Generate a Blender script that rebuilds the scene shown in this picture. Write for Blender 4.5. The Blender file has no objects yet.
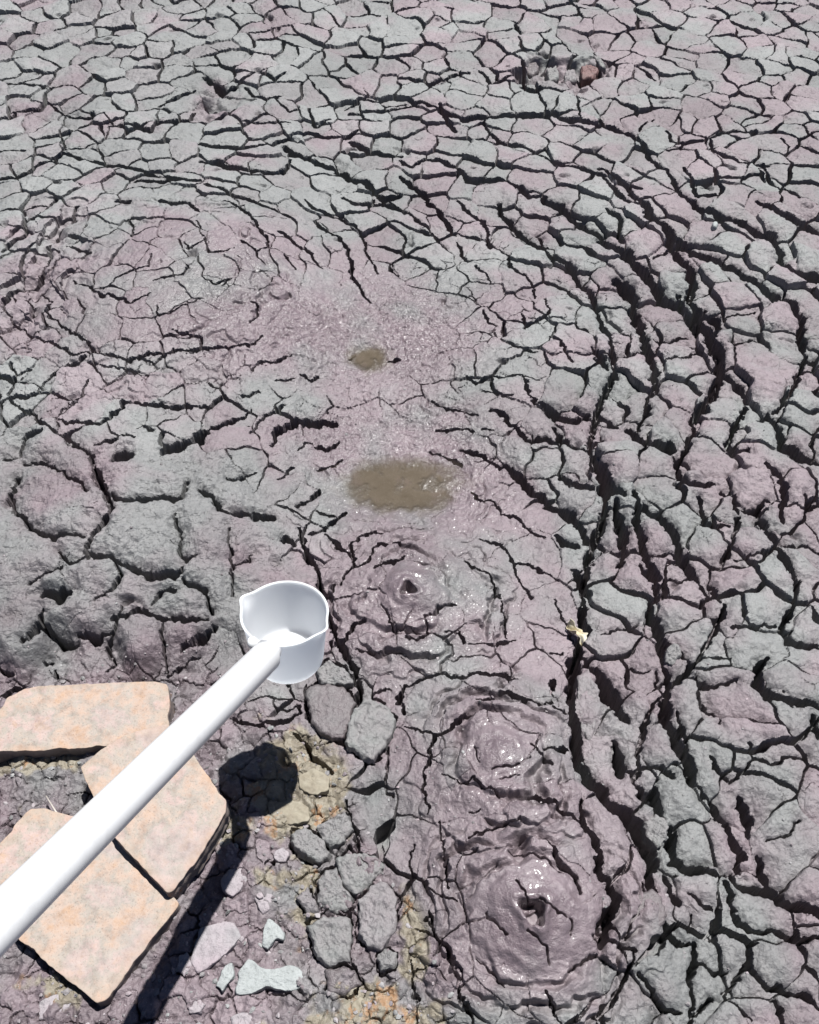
import bpy, math, random
import numpy as np
from mathutils import Vector, noise as mnoise

random.seed(7)
RNG = np.random.default_rng(11)
scene = bpy.context.scene
COL = scene.collection

# ------------------------------------------------------------------ camera numbers
H, PITCH, F = 1.6, 53.0, 950.0
CP, SP = math.cos(math.radians(PITCH)), math.sin(math.radians(PITCH))
CAM = np.array([0.0, 0.0, H])
FW = np.array([0.0, CP, -SP]); RT = np.array([1.0, 0.0, 0.0]); UP = np.array([0.0, SP, CP])
SUN_EL, SUN_AZ = 70.0, 35.0       # azimuth measured from +Y towards +X


def at(px, py, z=0.0):
    """photo position -> point of the level plane at height z"""
    r = FW * F + RT * (px - 409.5) + UP * (512 - py)
    t = (z - H) / r[2]
    return CAM + r * t


def at_depth(px, py, d):
    r = FW * F + RT * (px - 409.5) + UP * (512 - py)
    return CAM + r * (d / F)


def project(X, Y, Z):
    dz = Z - H
    dep = Y * CP - dz * SP
    return 409.5 + F * X / dep, 512 - F * (Y * SP + dz * CP) / dep, dep


# ------------------------------------------------------------------ noise (numpy)
_perm = RNG.permutation(4096)
_ga = RNG.uniform(0, 2 * np.pi, 4096)
_gx, _gy = np.cos(_ga), np.sin(_ga)


def perlin(x, y, seed=0):
    x = x + seed * 17.31; y = y - seed * 9.77
    xi = np.floor(x).astype(np.int64); yi = np.floor(y).astype(np.int64)
    xf = x - xi; yf = y - yi
    u = xf * xf * xf * (xf * (xf * 6 - 15) + 10); v = yf * yf * yf * (yf * (yf * 6 - 15) + 10)

    def g(ix, iy, dx, dy):
        h = _perm[(_perm[ix & 4095] + iy) & 4095]
        return _gx[h] * dx + _gy[h] * dy
    a = g(xi, yi, xf, yf); b = g(xi + 1, yi, xf - 1, yf)
    c = g(xi, yi + 1, xf, yf - 1); d = g(xi + 1, yi + 1, xf - 1, yf - 1)
    return (a + u * (b - a)) * (1 - v) + (c + u * (d - c)) * v * 1.0


def fbm(x, y, scale, octv=3, seed=0, gain=0.5):
    s = 0; a = 1.0; f = 1.0 / scale
    for o in range(octv):
        s = s + a * perlin(x * f, y * f, seed + o * 3); a *= gain; f *= 2.03
    return s * 1.5


def sstep(a, b, x):
    t = np.clip((x - a) / (b - a), 0, 1)
    return t * t * (3 - 2 * t)


# ------------------------------------------------------------------ large shape of the mud
BUMPS = [(500, 760, .16, .060), (530, 910, .17, .070), (415, 600, .14, .045), (170, 285, .40, .060),
         (110, 540, .20, .035), (40, 600, .18, .025), (215, 560, .10, .015), (700, 500, .30, .030),
         (760, 720, .22, .030), (560, 330, .25, .02), (400, 440, .25, -.02), (600, 760, .06, -.02)]
_B = [(at(a, b)[:2], s, h) for a, b, s, h in BUMPS]


def macro(x, y):
    z = 0.0 * x
    for c, s, h in _B:
        z = z + h * np.exp(-((x - c[0]) ** 2 + (y - c[1]) ** 2) / (s * s))
    # the trodden corner with the bricks lies lower than the lumps behind it
    p, q = at(-60, 660)[:2], at(235, 650)[:2]
    n = np.array([-(q - p)[1], (q - p)[0]]); n = n / np.hypot(*n)
    side = (x - p[0]) * n[0] + (y - p[1]) * n[1]
    z = z + .045 * sstep(-.035, .035, side + .03 * np.sin(x * 23) + .015 * np.sin(x * 61 + 1)) * np.clip((at(300, 650)[0] - x) / .2, 0, 1)
    z = z + .012 * np.sin(x * 2.1 + 1) * np.cos(y * 1.7)
    return z


def on_mud(px, py, lift=0.0):
    z = 0.0
    for _ in range(7):
        p = at(px, py, z + lift)
        z = float(macro(np.float64(p[0]), np.float64(p[1])))
    return at(px, py, z + lift)


# ------------------------------------------------------------------ the mesh of the ground
def half(y):
    return (y * CP + H * SP) * 409.5 / F


ys = [0.12]
while ys[-1] < 4.05:
    d2 = ys[-1] ** 2 + H * H
    ys.append(ys[-1] + 0.80 * d2 / (F * H) * (1.0 if ys[-1] < 1.7 else .55))
far = []
s = ys[-1] - ys[-2]; y = ys[-1]
while y < 90:
    s *= 1.10; y += s; far.append(y)
near = []
s = .004; y = ys[0]
while y > -6:
    s *= 1.25; y -= s; near.append(y)
YS = np.array(near[::-1] + ys + far)
us = list(np.linspace(-1.04, 1.04, 980)); du = us[1] - us[0]
side = []
s = du; u = us[-1]
while u < 26:
    s = min(s * 1.06, du * 2.2) if u < 1.9 else s * 1.18
    u += s; side.append(u)
US = np.array([-a for a in side[::-1]] + us + side)
R_, C_ = len(YS), len(US)
HW_ROW = np.maximum(half(YS), .45)
X = US[None, :] * HW_ROW[:, None]
Y = np.repeat(YS[:, None], C_, 1)
M = macro(X, Y)
far_fade = np.exp(-np.maximum(np.hypot(X, Y) - 6, 0) / 6)
M = M * far_fade
PX, PY, DEP = project(X, Y, M)
PX = np.where(DEP > .2, PX, 9e3); PY = np.where(DEP > .2, PY, 9e3)
print("ground grid", R_, C_, R_ * C_)


def window(x0, x1, y0, y1):
    a = max(0, np.searchsorted(YS, y0) - 1); b = min(R_, np.searchsorted(YS, y1) + 1)
    if b <= a: return None
    w0, w1 = HW_ROW[a], HW_ROW[b - 1]
    c = max(0, np.searchsorted(US, min(x0 / w0, x0 / w1)) - 1)
    d = min(C_, np.searchsorted(US, max(x1 / w0, x1 / w1)) + 1)
    if d <= c: return None
    return slice(a, b), slice(c, d)


def blur(a, n):
    k = 2 * n + 1
    for ax in (0, 1):
        pad = [(0, 0), (0, 0)]; pad[ax] = (n + 1, n)
        c = np.cumsum(np.pad(a, pad, mode='edge'), ax)
        a = (c[k:] - c[:-k]) / k if ax == 0 else (c[:, k:] - c[:, :-k]) / k
    return a


def poly_mask(pts, soft=14):
    """soft mask of a region outlined on the ground"""
    w = np.array([on_mud(*p)[:2] for p in pts])
    m = np.zeros(X.shape, bool)
    for (x0, y0), (x1, y1) in zip(w, np.roll(w, -1, 0)):
        if y0 == y1: continue
        c = ((y0 > Y) != (y1 > Y)) & (X < (x1 - x0) * (Y - y0) / (y1 - y0) + x0)
        m ^= c
    m = blur(m.astype(np.float32), soft)
    return blur(m, soft)


def blob(px, py, rx, ry, k=2.0):
    c = on_mud(px, py)[:2]; ex = on_mud(px + rx, py)[:2]; ey = on_mud(px, py - ry)[:2]
    a = np.hypot(*(ex - c)); b = np.hypot(*(ey - c))
    return np.exp(-(((X - c[0]) / a) ** 2 + ((Y - c[1]) / b) ** 2) ** (k / 2))


# ------------------------------------------------------------------ traced cracks: width, points
CR = """
3 0,118 12,116 14,112|3 13,110 28,110 40,108 46,102 46,92 50,86 60,83|3.5 0,178 20,173 40,163 55,158 62,152|2 0,150 25,150
2 46,100 55,110 70,115 85,117 105,115|3 158,105 170,99 182,92 192,88|3.5 110,125 120,123 140,127 150,130 158,122 175,122 190,118 195,108
2 158,105 158,122|1.5 62,150 60,135 65,115|1.5 110,125 105,138 78,148 62,150|2 105,115 113,123|2 45,88 20,82 5,82
3 200,143 215,145 235,146 250,145 270,143 285,137 300,133 310,131 320,134 345,136 358,130|3.5 200,161 215,161 240,167 265,170 280,170 292,160
3 135,178 160,180 180,178 200,180|5.5 285,145 292,152 305,156 320,163 335,168 345,175 352,180 365,182 372,190 385,197 400,193
4 350,140 362,147 380,152 400,155|2 240,122 260,123 290,124|2 275,97 290,112 298,108|2.5 307,107 315,125 330,120|2.5 310,110 313,124
2 345,108 360,98 372,100 385,103 405,101|5 205,75 215,82 225,88 235,83|2.5 235,83 255,70 275,78 285,73|2.5 280,95 268,97 252,94 245,85
3 400,78 415,80 430,82 445,78 455,72 470,72|5 440,110 450,116 465,119 480,116 500,115 520,114 540,113 555,112 562,118 575,121 600,125
2.5 480,70 487,75 492,82 505,77 518,73|4 515,23 520,32|6 522,84 530,87 540,86|5 522,60 526,75 524,85|2.5 575,85 578,100 580,120
3 485,120 490,133 500,142 515,145 530,150 545,155 553,160|3.5 553,160 565,165 580,168 600,173|3 400,160 412,166 425,157 440,160 455,165 465,172
4 465,172 468,178 490,178 505,178|5 400,175 412,185 425,192 430,200|4 505,178 520,185 530,195 545,194|4 440,105 442,112 455,130
4.5 600,117 607,126 620,130 633,134 645,145 650,157 660,165 668,168|3 668,130 672,140 685,142 700,140 710,138 720,132 735,130 755,130
3 710,140 712,150 725,155 740,160|4 600,168 612,175 625,183 640,187|2 640,130 642,125 655,118|2.5 668,150 680,148 683,142
4 685,165 692,180 697,195 715,192|3 697,183 720,178 745,177 760,172 765,180|3 765,162 770,180 785,188 800,195|3 640,65 648,72 655,78|2 740,160 755,163 770,165|2 782,138 790,145 785,155
2 0,210 20,208 45,203|4 22,210 25,228 20,235 8,242 3,248 r|4 75,205 72,220 58,225 50,240 45,260 38,275 25,282 10,290 3,300 2,310 r
2 3,310 15,322 35,335 55,343 75,355 95,352|3.5 10,365 15,378 8,394|2.5 9,380 20,372 30,368|2.5 37,390 45,378 60,367 75,362 83,357
2.2 40,288 50,300 45,310 60,325 75,333 90,345 100,352|2.2 72,278 90,287 103,297 108,295 120,296 130,302 140,302 150,292|1.5 103,290 115,278 130,270 148,266 150,255
3 68,242 80,248 90,250|3 128,218 135,228 130,235|1.5 197,220 202,240 188,248 185,240|1.5 155,280 170,275 183,275 187,263|1.5 155,305 160,315 170,310 185,303 200,297
1.8 175,330 190,335 203,338 202,350 187,355|1.5 90,350 95,365 105,368 120,370 140,372|2 138,360 155,362 165,355|4.5 118,200 128,201|4 160,200 175,202 190,203 198,211
3 83,395 88,380|3 0,400 20,395 40,392 60,395 83,397
2 225,200 240,205 250,215 258,225 265,235 268,246 255,250|2 240,240 255,250 263,262|2.2 278,230 290,238 300,245 310,253 320,268|2.2 285,253 297,268
2.5 305,200 315,210 325,212 340,217 352,225 362,233 365,242|3 313,220 325,230 338,238 348,250 352,262 350,272 358,285 370,302|4 345,198 355,203 370,203 382,202 395,207 405,213
1.5 363,237 368,255 380,275|2 388,262 392,272 398,275|1.5 222,285 230,277|2 250,302 258,305 257,318 250,325|2.5 215,348 235,347 250,345 262,337
2.5 252,370 262,363 280,360 292,355|2.5 275,380 293,378|2.5 300,375 308,382 318,378|3 245,397 258,392|1.5 200,275 215,283 230,278|1.5 200,232 210,252 235,248|3 350,357 358,352|2.5 388,360 400,361
3.5 427,200 438,212 448,225 455,235|2.5 457,240 463,255 466,262|3 458,200 465,210 480,218 487,230 490,250|5 499,200 503,212 513,222 525,235 540,245 555,257 570,265 580,278 590,290 597,305 603,325
3 540,230 545,245|3 420,230 428,235|7 543,198 560,205 575,215 590,225 605,230 r|2 510,255 510,268 525,275 533,285 535,298|2 545,300 550,315 525,328 522,315
2.5 550,335 560,342 565,350 572,360|1.8 465,375 475,382 490,377 505,378 520,375|3 523,375 528,390 535,398|2 505,343 520,347 535,350|4 592,345 600,352 605,358|1.8 480,390 495,393 512,396|2 475,265 488,278 492,283|2 485,310 488,322 497,325
8.5 602,235 612,245 625,250 635,262 645,270 653,282 665,295 675,302|4 608,207 620,215 622,240|7.5 645,203 650,217 665,222 672,235 690,243 700,250 712,255 728,260 742,268 755,278 765,288 775,294
6 692,200 702,208 715,213 730,218 745,223 757,230 772,232 780,245 785,260 795,268 808,273 825,272|5 758,200 775,210 790,215 805,220 825,228|8 672,240 680,255 690,265 695,280 690,300 698,310 712,315 718,325 r
12 698,310 705,325 712,340 720,355 722,370 r|5 680,290 683,305 693,320 700,330|8 617,278 628,285 635,300 637,315 645,335 650,350 655,362 657,382 r|6.5 775,290 795,300 802,318 805,340 808,355
2 725,315 760,308|2 728,340 745,338 760,332|2.5 600,320 612,330 630,332|2 655,335 668,338 690,332|2 667,358 685,355 698,350|5 720,370 735,375 745,385 752,395|4 808,358 825,358|2 652,255 672,247|2.5 795,375 810,368 825,365|5 598,358 606,365|1.8 600,350 620,355 633,352
3 10,400 30,412 40,422 55,428 70,438 85,447 95,455 r|3 60,420 80,423 100,424 112,416 120,408 123,402 150,405 180,406 205,404|2 60,416 70,405 72,400|2.5 0,455 15,452 18,440 30,430 40,428 r
2 20,460 38,458 55,468 75,478 88,487|4 90,455 95,470 100,480 105,497 110,505 100,520 88,535 83,545 87,552 110,553 118,560 135,567 155,570 172,572 180,563 r|3.2 15,475 8,490 10,500 15,510 25,520 35,528 50,532 65,530 82,531 r
2.5 55,548 65,556 75,556 85,550|3.2 110,492 125,498 140,496 155,492 170,495 180,492 185,480 r|7 114,453 125,451|7 164,449 175,445|5 175,448 190,440 205,432 r|2 95,442 110,440 120,434 135,437
2.5 175,510 177,525 178,545 185,555 195,550 r|7 40,588 55,592 65,585|2 25,578 45,570 60,562|2.5 95,595 110,585 117,570 115,560|2.5 150,598 160,588 175,585|5 145,425 152,430 r
2.5 200,432 215,425 235,420 250,408|2 250,435 260,420 275,410 285,407|4.5 270,445 275,432 283,428 295,424 305,421 325,423 335,426|2 298,450 310,443|2 315,448 325,449 338,442|1.8 320,469 335,466 342,460
2.2 278,478 287,472 292,466|3 298,507 303,503 318,488|3 200,487 212,495 220,507 240,512 255,514 r|8 258,514 271,516|1.6 225,475 235,476 255,470|2 228,525 228,550 230,575 228,590 r|2 232,560 250,555 252,550
3 300,530 303,540 307,555 315,567 320,585 328,598|2.5 310,535 325,530 335,520 345,510|1.5 318,510 328,516 335,515|2 325,535 340,548 352,555 355,565 345,575 340,585|2 355,560 352,545 360,535 390,530|2 355,565 367,562 375,550 380,545 400,544|2 375,568 390,563 405,557|4 285,538 295,545|2.5 325,598 333,582
2 433,401 448,410 460,412 475,415|4 490,410 505,416 512,425 522,433 530,438 545,436 560,440|2.5 435,431 450,430 472,430|2 483,428 495,430|2 430,452 445,457 460,465|3 460,449 475,453 485,458 500,465 505,462
7 506,463 520,475 535,490 550,500 560,508 575,518 583,530 585,540|4 532,400 545,405 560,413 575,415 588,410|4.5 555,422 562,435 575,443 585,448|4 560,471 572,482 585,485 595,488|8 592,448 598,460 603,480 605,500|6 556,537 565,542 577,543
2 470,490 482,500 495,502 502,513|2.5 502,513 517,517 528,530 545,537|2.2 480,539 495,543 508,550 513,563 518,575 525,588 533,597|2.2 515,563 530,565 545,572 560,578|2 465,563 485,573 495,585 500,597|5 573,570 580,582 585,600|3 590,543 605,547|2 585,448 605,437|3 594,470 590,455
5.5 600,410 618,420|8 630,425 640,433 655,442 672,445 673,440|10 600,465 607,480 612,490 625,492|5 697,405 695,425 690,443 r|6 690,443 680,460 683,475 695,480 715,478|7 645,505 660,512 672,525 680,540 687,555 692,572 700,575|7 640,505 637,520 645,545 652,570 660,580
5 748,400 742,412 733,430 730,440 735,448 748,448|7.5 770,412 778,425 783,445 792,450 805,458 825,465|5 768,462 780,475 787,490 783,505 785,518|4 703,495 708,510 705,518 730,520|4 725,485 735,490 738,508|4 745,503 757,504 770,497|6 760,515 770,530 780,545 790,565 800,580 798,597
4 740,512 735,530 730,548 725,565 r|2 735,555 755,552 770,550|3 785,540 805,542 825,548|8 617,500 620,520 625,545 622,565 r|6 640,565 655,580 658,597|4 635,490 640,510|3 805,495 812,505 825,500|5 715,580 718,597|3 712,597 705,585 700,575|2 655,553 675,550 682,555|2 655,595 668,580 690,576
2.5 118,600 115,615 110,630 107,645 110,655 115,662 108,672|5 75,626 95,630 110,625|5 40,620 55,630 75,640|4 40,605 38,615 30,628 22,637|3.5 110,613 125,610 140,605 160,612 180,612 205,612|2.5 160,615 160,640 163,653 167,670|5 42,650 44,660|4 55,670 58,680|2 168,674 180,668 187,658 200,655|3 5,697 12,690 22,687|6 180,640 200,632 212,620 r|4 0,668 10,672
2.5 230,720 245,722 255,725 268,722 285,722 300,715 297,705|1.5 275,700 277,710 290,710 297,705|3 295,735 305,745 312,757 325,768 330,772|3 332,738 345,743 360,755 375,766|4.5 325,600 330,620 335,635 345,650 355,670 360,690 355,705 r|3 335,645 345,640 352,628 362,620|1.8 355,650 370,652 390,650 403,653|1.8 380,605 388,615 395,628 405,632|2.5 395,725 385,745 387,765 385,785 390,798 r|2 370,695 390,690|2 305,685 303,700 310,720 325,735
1.8 500,600 500,613 506,618 507,640|1.5 470,643 490,644 515,642|2.5 403,689 415,683 425,676 445,672 452,677 475,676 490,677 500,674 517,676|4 405,685 400,700 403,715|4 500,695 512,697 525,701 540,704|1.8 475,699 487,701 495,703|2.5 480,710 470,712 458,722 450,730 437,735 432,745 428,760 425,778 425,798|1.8 405,727 420,733 435,735
2.5 545,704 553,700|2.5 552,707 565,713|2 530,742 540,750 543,760 550,765|3.5 545,747 560,750 568,752|1.8 443,772 455,780 465,783 473,776 487,788 500,797|1.8 475,745 477,760|1.5 500,778 520,774|1.5 515,768 530,758|3 528,793 545,800 565,810 580,820|1.8 425,618 427,635 415,640 405,635|2 425,617 440,607 458,605|1.8 445,632 460,630|3.5 458,628 466,640
2 556,600 565,620 575,645|9.5 583,605 585,630 580,645 575,660 572,680 572,700 575,720 577,745 582,765 592,780 605,795 615,805|13 612,800 630,813 643,833 650,850 656,866|6 580,655 590,665 602,678|3 552,680 555,695|2.5 550,653 562,652|4 585,725 595,727
9 650,600 653,615 657,630 663,645 661,662|2.5 668,640 680,648 683,655|5 725,600 720,620 708,640 697,660 687,675 675,682|4 705,605 708,620|3 730,626 755,625 775,624|7 797,602 790,615 782,626|5 782,626 792,638 805,643 825,643|1.8 702,655 720,654 732,657|8 767,655 760,672 757,685 770,692 790,697 825,705|3 688,676 702,677 712,682 740,681 r
11 600,672 608,690 617,705 630,718|1.8 600,633 620,628 640,623|1.8 635,667 650,670|1.6 705,700 706,708 716,710 718,718|10 665,695 670,720 677,745 690,760 695,785 r|5 680,712 685,740 690,765|3.5 630,770 645,769 660,768 675,772|8 613,740 620,765 625,775|2.5 750,742 757,755 770,761 790,757 810,752|3 757,757 745,768 732,778|4 714,755 720,768 728,775|8 815,715 825,735|5 645,790 655,798|2.5 655,670 658,682 662,690
9 657,790 659,800 662,815|8 675,825 672,845 675,860 690,868 705,868 715,872|6 712,795 722,815 732,825 740,845 748,855 740,868|8 743,795 750,815 752,835|9 763,857 766,870 770,888 785,897 800,905 825,914|10 735,878 760,887 785,896|5 727,880 733,895 735,912 742,925 760,932 780,933 800,940 825,933|8 653,865 652,885|8 668,877 672,890 678,905|9 602,870 612,880 615,900 610,915 603,930 605,942|4 605,942 625,950 635,955|3 645,880 640,905 632,925 627,940
5 630,957 625,975 620,990 605,1005 602,1030|5 640,975 655,990 668,1007 680,1010|5 665,915 668,932 680,947 690,945|6 695,945 700,960 690,980 692,1000 690,1030|4 700,960 715,968 728,970|5 690,1022 700,1010 715,998|6 750,945 750,965 735,980 730,990|4.5 752,970 765,985 785,995 800,993 825,1008|2.5 730,993 740,1008 750,1020|4 775,1000 785,1015 790,1030|3.5 690,895 705,902 715,905|2.5 692,915 690,930|2.5 770,840 790,833 800,822
5 582,800 585,825 595,840 602,860 608,880|2 442,820 443,850 448,870 450,888|2 470,837 485,833 500,825 520,822|1.5 452,855 465,853 475,850|3 545,840 555,850 565,865 575,878 578,890|2 508,855 520,850 535,852 550,862 562,870|1.5 465,902 470,890 490,872 500,862|3 568,973 582,963 598,950|3.5 543,992 552,1005 562,1026
4 428,915 437,935 450,945 457,970 462,995 470,1015 475,1030 r|1.5 476,958 490,970 502,988|2 410,845 412,870 430,890 445,898 455,900|1.8 410,960 415,980 416,1005 418,1024|1.5 412,975 430,972 445,970|5 595,1020 605,1010|2 425,800 430,815|2 468,813 480,808|2.5 345,800 352,820 360,845 366,870|2 350,945 360,980|2.2 265,865 280,860 285,857
3 62,152 90,160 120,165 150,172 180,178|3 290,215 262,204 230,192 205,183|2.2 385,197 410,215 432,232 447,250|5 605,325 612,345 616,365 611,385 600,400 594,420 592,448 r|5 657,382 650,400 640,425 r
8 722,370 715,390 705,405 697,415 r|5 808,355 800,375 788,395 776,410 r|7 605,500 601,525 592,545 586,570 583,605 r|6 661,662 670,680 667,700|4 695,785 708,800 720,815|4 675,682 655,700 642,740 634,770 642,795 657,805 r|5 668,168 680,190 692,202|5 625,183 635,195 645,203|4 600,173 612,185 622,195 640,205
3 440,110 420,100 400,105 380,110 350,112|2.5 95,352 130,360 170,352 200,350 235,347|3 180,572 200,585 212,605|2 205,432 180,448
"""
CRACKS = []
for part in CR.replace('\n', '|').split('|'):
    t = part.split()
    if not t: continue
    rough = t[-1] == 'r'
    pts = [tuple(float(v) for v in q.split(',')) for q in (t[1:-1] if rough else t[1:])]
    CRACKS.append((float(t[0]), pts, rough))


# loose clods
G1 = 'grey clods between bricks and vents'; G2 = 'broken clods inside the wide cracks'; G3 = 'clods in the far pit'
CLODS = [
    ([(316, 825), (330, 817), (345, 812), (353, 830), (345, 842), (332, 847), (320, 838)], 'M_CLOD_GREY', .018, G1, 'topmost grey clod, right of the ochre earth slab'),
    ([(292, 832), (305, 826), (318, 835), (329, 852), (322, 862), (306, 857), (293, 846)], 'M_CLOD_GREY', .018, G1, 'grey clod touching the lower left of the topmost grey clod'),
    ([(337, 856), (352, 850), (375, 856), (385, 866), (372, 880), (357, 893), (345, 885), (338, 870)], 'M_CLOD_GREY', .022, G1, 'wide grey clod with pointed lower tip, above the tall pinkish clod'),
    ([(316, 880), (326, 868), (336, 866), (343, 884), (352, 897), (350, 910), (330, 911), (318, 900)], 'M_CLOD_GREY', .020, G1, 'wedge shaped clod left of the wide grey clod'),
    ([(359, 900), (372, 885), (385, 882), (398, 897), (396, 930), (382, 948), (370, 949), (358, 935)], 'M_CLOD', .024, G1, 'tall rounded clod, largest of the group'),
    ([(307, 925), (325, 915), (350, 916), (352, 930), (350, 962), (330, 965), (315, 955)], 'M_CLOD_GREY', .018, G1, 'squarish grey clod below the wedge shaped clod'),
    ([(375, 958), (385, 950), (397, 953), (396, 968), (380, 973)], 'M_CLOD_GREY', .014, G1, 'small round clod under the tall rounded clod'),
    ([(298, 898), (308, 884), (314, 900), (318, 910), (305, 912)], 'M_CLOD', .012, G1, 'small thin mauve clod squeezed left of the wedge shaped clod'),
    ([(326, 970), (340, 966), (356, 968), (363, 985), (345, 997), (328, 990)], 'M_CLOD_DAMP', .012, G1, 'flat dark clod below the squarish clod'),
    ([(345, 742), (352, 712), (365, 697), (385, 703), (397, 722), (390, 735), (382, 750), (374, 762)], 'M_CLOD_GREY', .030, G1, 'pale grey blocky clod right of the dark smooth lump'),
    ([(305, 692), (318, 682), (345, 685), (355, 700), (352, 720), (345, 738), (325, 735), (310, 720)], 'M_CLOD_DAMP', .030, G1, 'dark smooth damp lump below the dipper cup'),
    ([(316, 668), (328, 660), (346, 668), (354, 682), (340, 684), (320, 683)], 'M_CLOD_GREY', .030, G1, 'pale clod just right of the dipper cup bottom'),
    ([(578, 675), (588, 669), (600, 690), (598, 720), (590, 745), (580, 730)], 'M_CLOD', -.010, G2, 'long sliver wedged in the black crack below the cream leaf'),
    ([(600, 738), (609, 732), (614, 752), (605, 775), (598, 762)], 'M_CLOD_GREY', -.025, G2, 'shaded sliver at the fork of the widest crack'),
    ([(645, 822), (656, 813), (668, 820), (668, 836), (658, 850), (650, 840)], 'M_CLOD_GREY', -.006, G2, 'light wedge bridging the widest crack'),
    ([(630, 915), (640, 893), (652, 887), (664, 897), (668, 915), (655, 935), (640, 944), (628, 938)], 'M_CLOD_DAMP', -.004, G2, 'dark rounded lump between cracks, right of the largest vent'),
    ([(668, 645), (678, 643), (682, 655), (673, 665), (665, 661)], 'M_CLOD_GREY', .004, G2, 'small pale stone like clod at the foot of a black crack'),
    ([(525, 62), (537, 59), (541, 70), (533, 76), (525, 72)], 'M_CLOD_DAMP', -.016, G3, 'dark clod, leftmost in the far pit'),
    ([(546, 67), (557, 64), (561, 78), (548, 82)], 'M_CLOD_GREY', -.012, G3, 'grey clod in the far pit, left of the brown pair'),
    ([(563, 69), (576, 67), (578, 80), (564, 83)], 'M_CLOD', -.016, G3, 'pinkish clod in the middle of the far pit'),
    ([(580, 65), (592, 60), (601, 70), (593, 78), (581, 78)], 'M_RUST', -.010, G3, 'reddish brown clod at the right end of the far pit'),
    ([(590, 52), (600, 56), (608, 68), (600, 66)], 'M_CLOD_GREY', .0, G3, 'small grey clod on the right rim of the far pit'),
]
for _c in CLODS:
    if _c[3] == G1: CRACKS.append((2.2, _c[0] + _c[0][:1], False))


def crack_world(w, pts):
    P = np.array([on_mud(*p)[:2] for p in pts]); hw = []
    for i, (a, b) in enumerate(pts):
        i0, i1 = max(0, i - 1), min(len(pts) - 1, i + 1)
        dx, dy = pts[i1][0] - pts[i0][0], pts[i1][1] - pts[i0][1]
        L = math.hypot(dx, dy) + 1e-9
        n = (-dy / L * w / 2, dx / L * w / 2)
        e = on_mud(a + n[0], b + n[1])[:2] - on_mud(a - n[0], b - n[1])[:2]
        dw = P[i1] - P[i0]; dw = dw / (np.hypot(*dw) + 1e-9)
        hw.append(abs(dw[0] * e[1] - dw[1] * e[0]) / 2)
    hw = np.array(hw)
    hw[0] *= .7; hw[-1] *= .7
    return P, hw


# jagged edges: distances are measured in a warped plane
J1 = .0070; J2 = .0036
J2 = J2 * (1 - .85 * sstep(1.6, 2.8, Y)); J1 = J1 * (1 - .3 * sstep(1.6, 2.8, Y))
XW = X + J1 * fbm(X, Y, .045, 2, 1) + J2 * fbm(X, Y, .013, 2, 2)
YW = Y + J1 * fbm(X, Y, .045, 2, 3) + J2 * fbm(X, Y, .013, 2, 4)
DX = np.zeros(X.shape); DY = np.zeros(X.shape)
SD = np.full(X.shape, .2); CW = np.full(X.shape, .001); RG = np.zeros(X.shape)
for w, pts, rough in CRACKS:
    P, hw = crack_world(w * (1.12 if w > 2.6 else 1.05) * (1 if pts[0][0] > 330 or pts[0][1] < 200 else .82 if pts[0][1] < 430 else 1.3) * (.85 if pts[0][1] < 200 else 1), pts)
    for i in range(len(P) - 1):
        a, b = P[i], P[i + 1]; m = .055 + max(hw[i], hw[i + 1])
        wi = window(min(a[0], b[0]) - m, max(a[0], b[0]) + m, min(a[1], b[1]) - m, max(a[1], b[1]) + m)
        if wi is None: continue
        d = b - a; L2 = d @ d + 1e-12
        t = np.clip(((XW[wi] - a[0]) * d[0] + (YW[wi] - a[1]) * d[1]) / L2, 0, 1)
        h = hw[i] + (hw[i + 1] - hw[i]) * t
        dist = np.hypot(XW[wi] - a[0] - d[0] * t, YW[wi] - a[1] - d[1] * t) - h
        better = dist < SD[wi]
        SD[wi] = np.where(better, dist, SD[wi]); CW[wi] = np.where(better, h, CW[wi])
        RG[wi] = np.where(better, 1.0 if rough else 0.0, RG[wi])
        DX[wi] = np.where(better, d[0] / math.sqrt(L2), DX[wi]); DY[wi] = np.where(better, d[1] / math.sqrt(L2), DY[wi])


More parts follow.
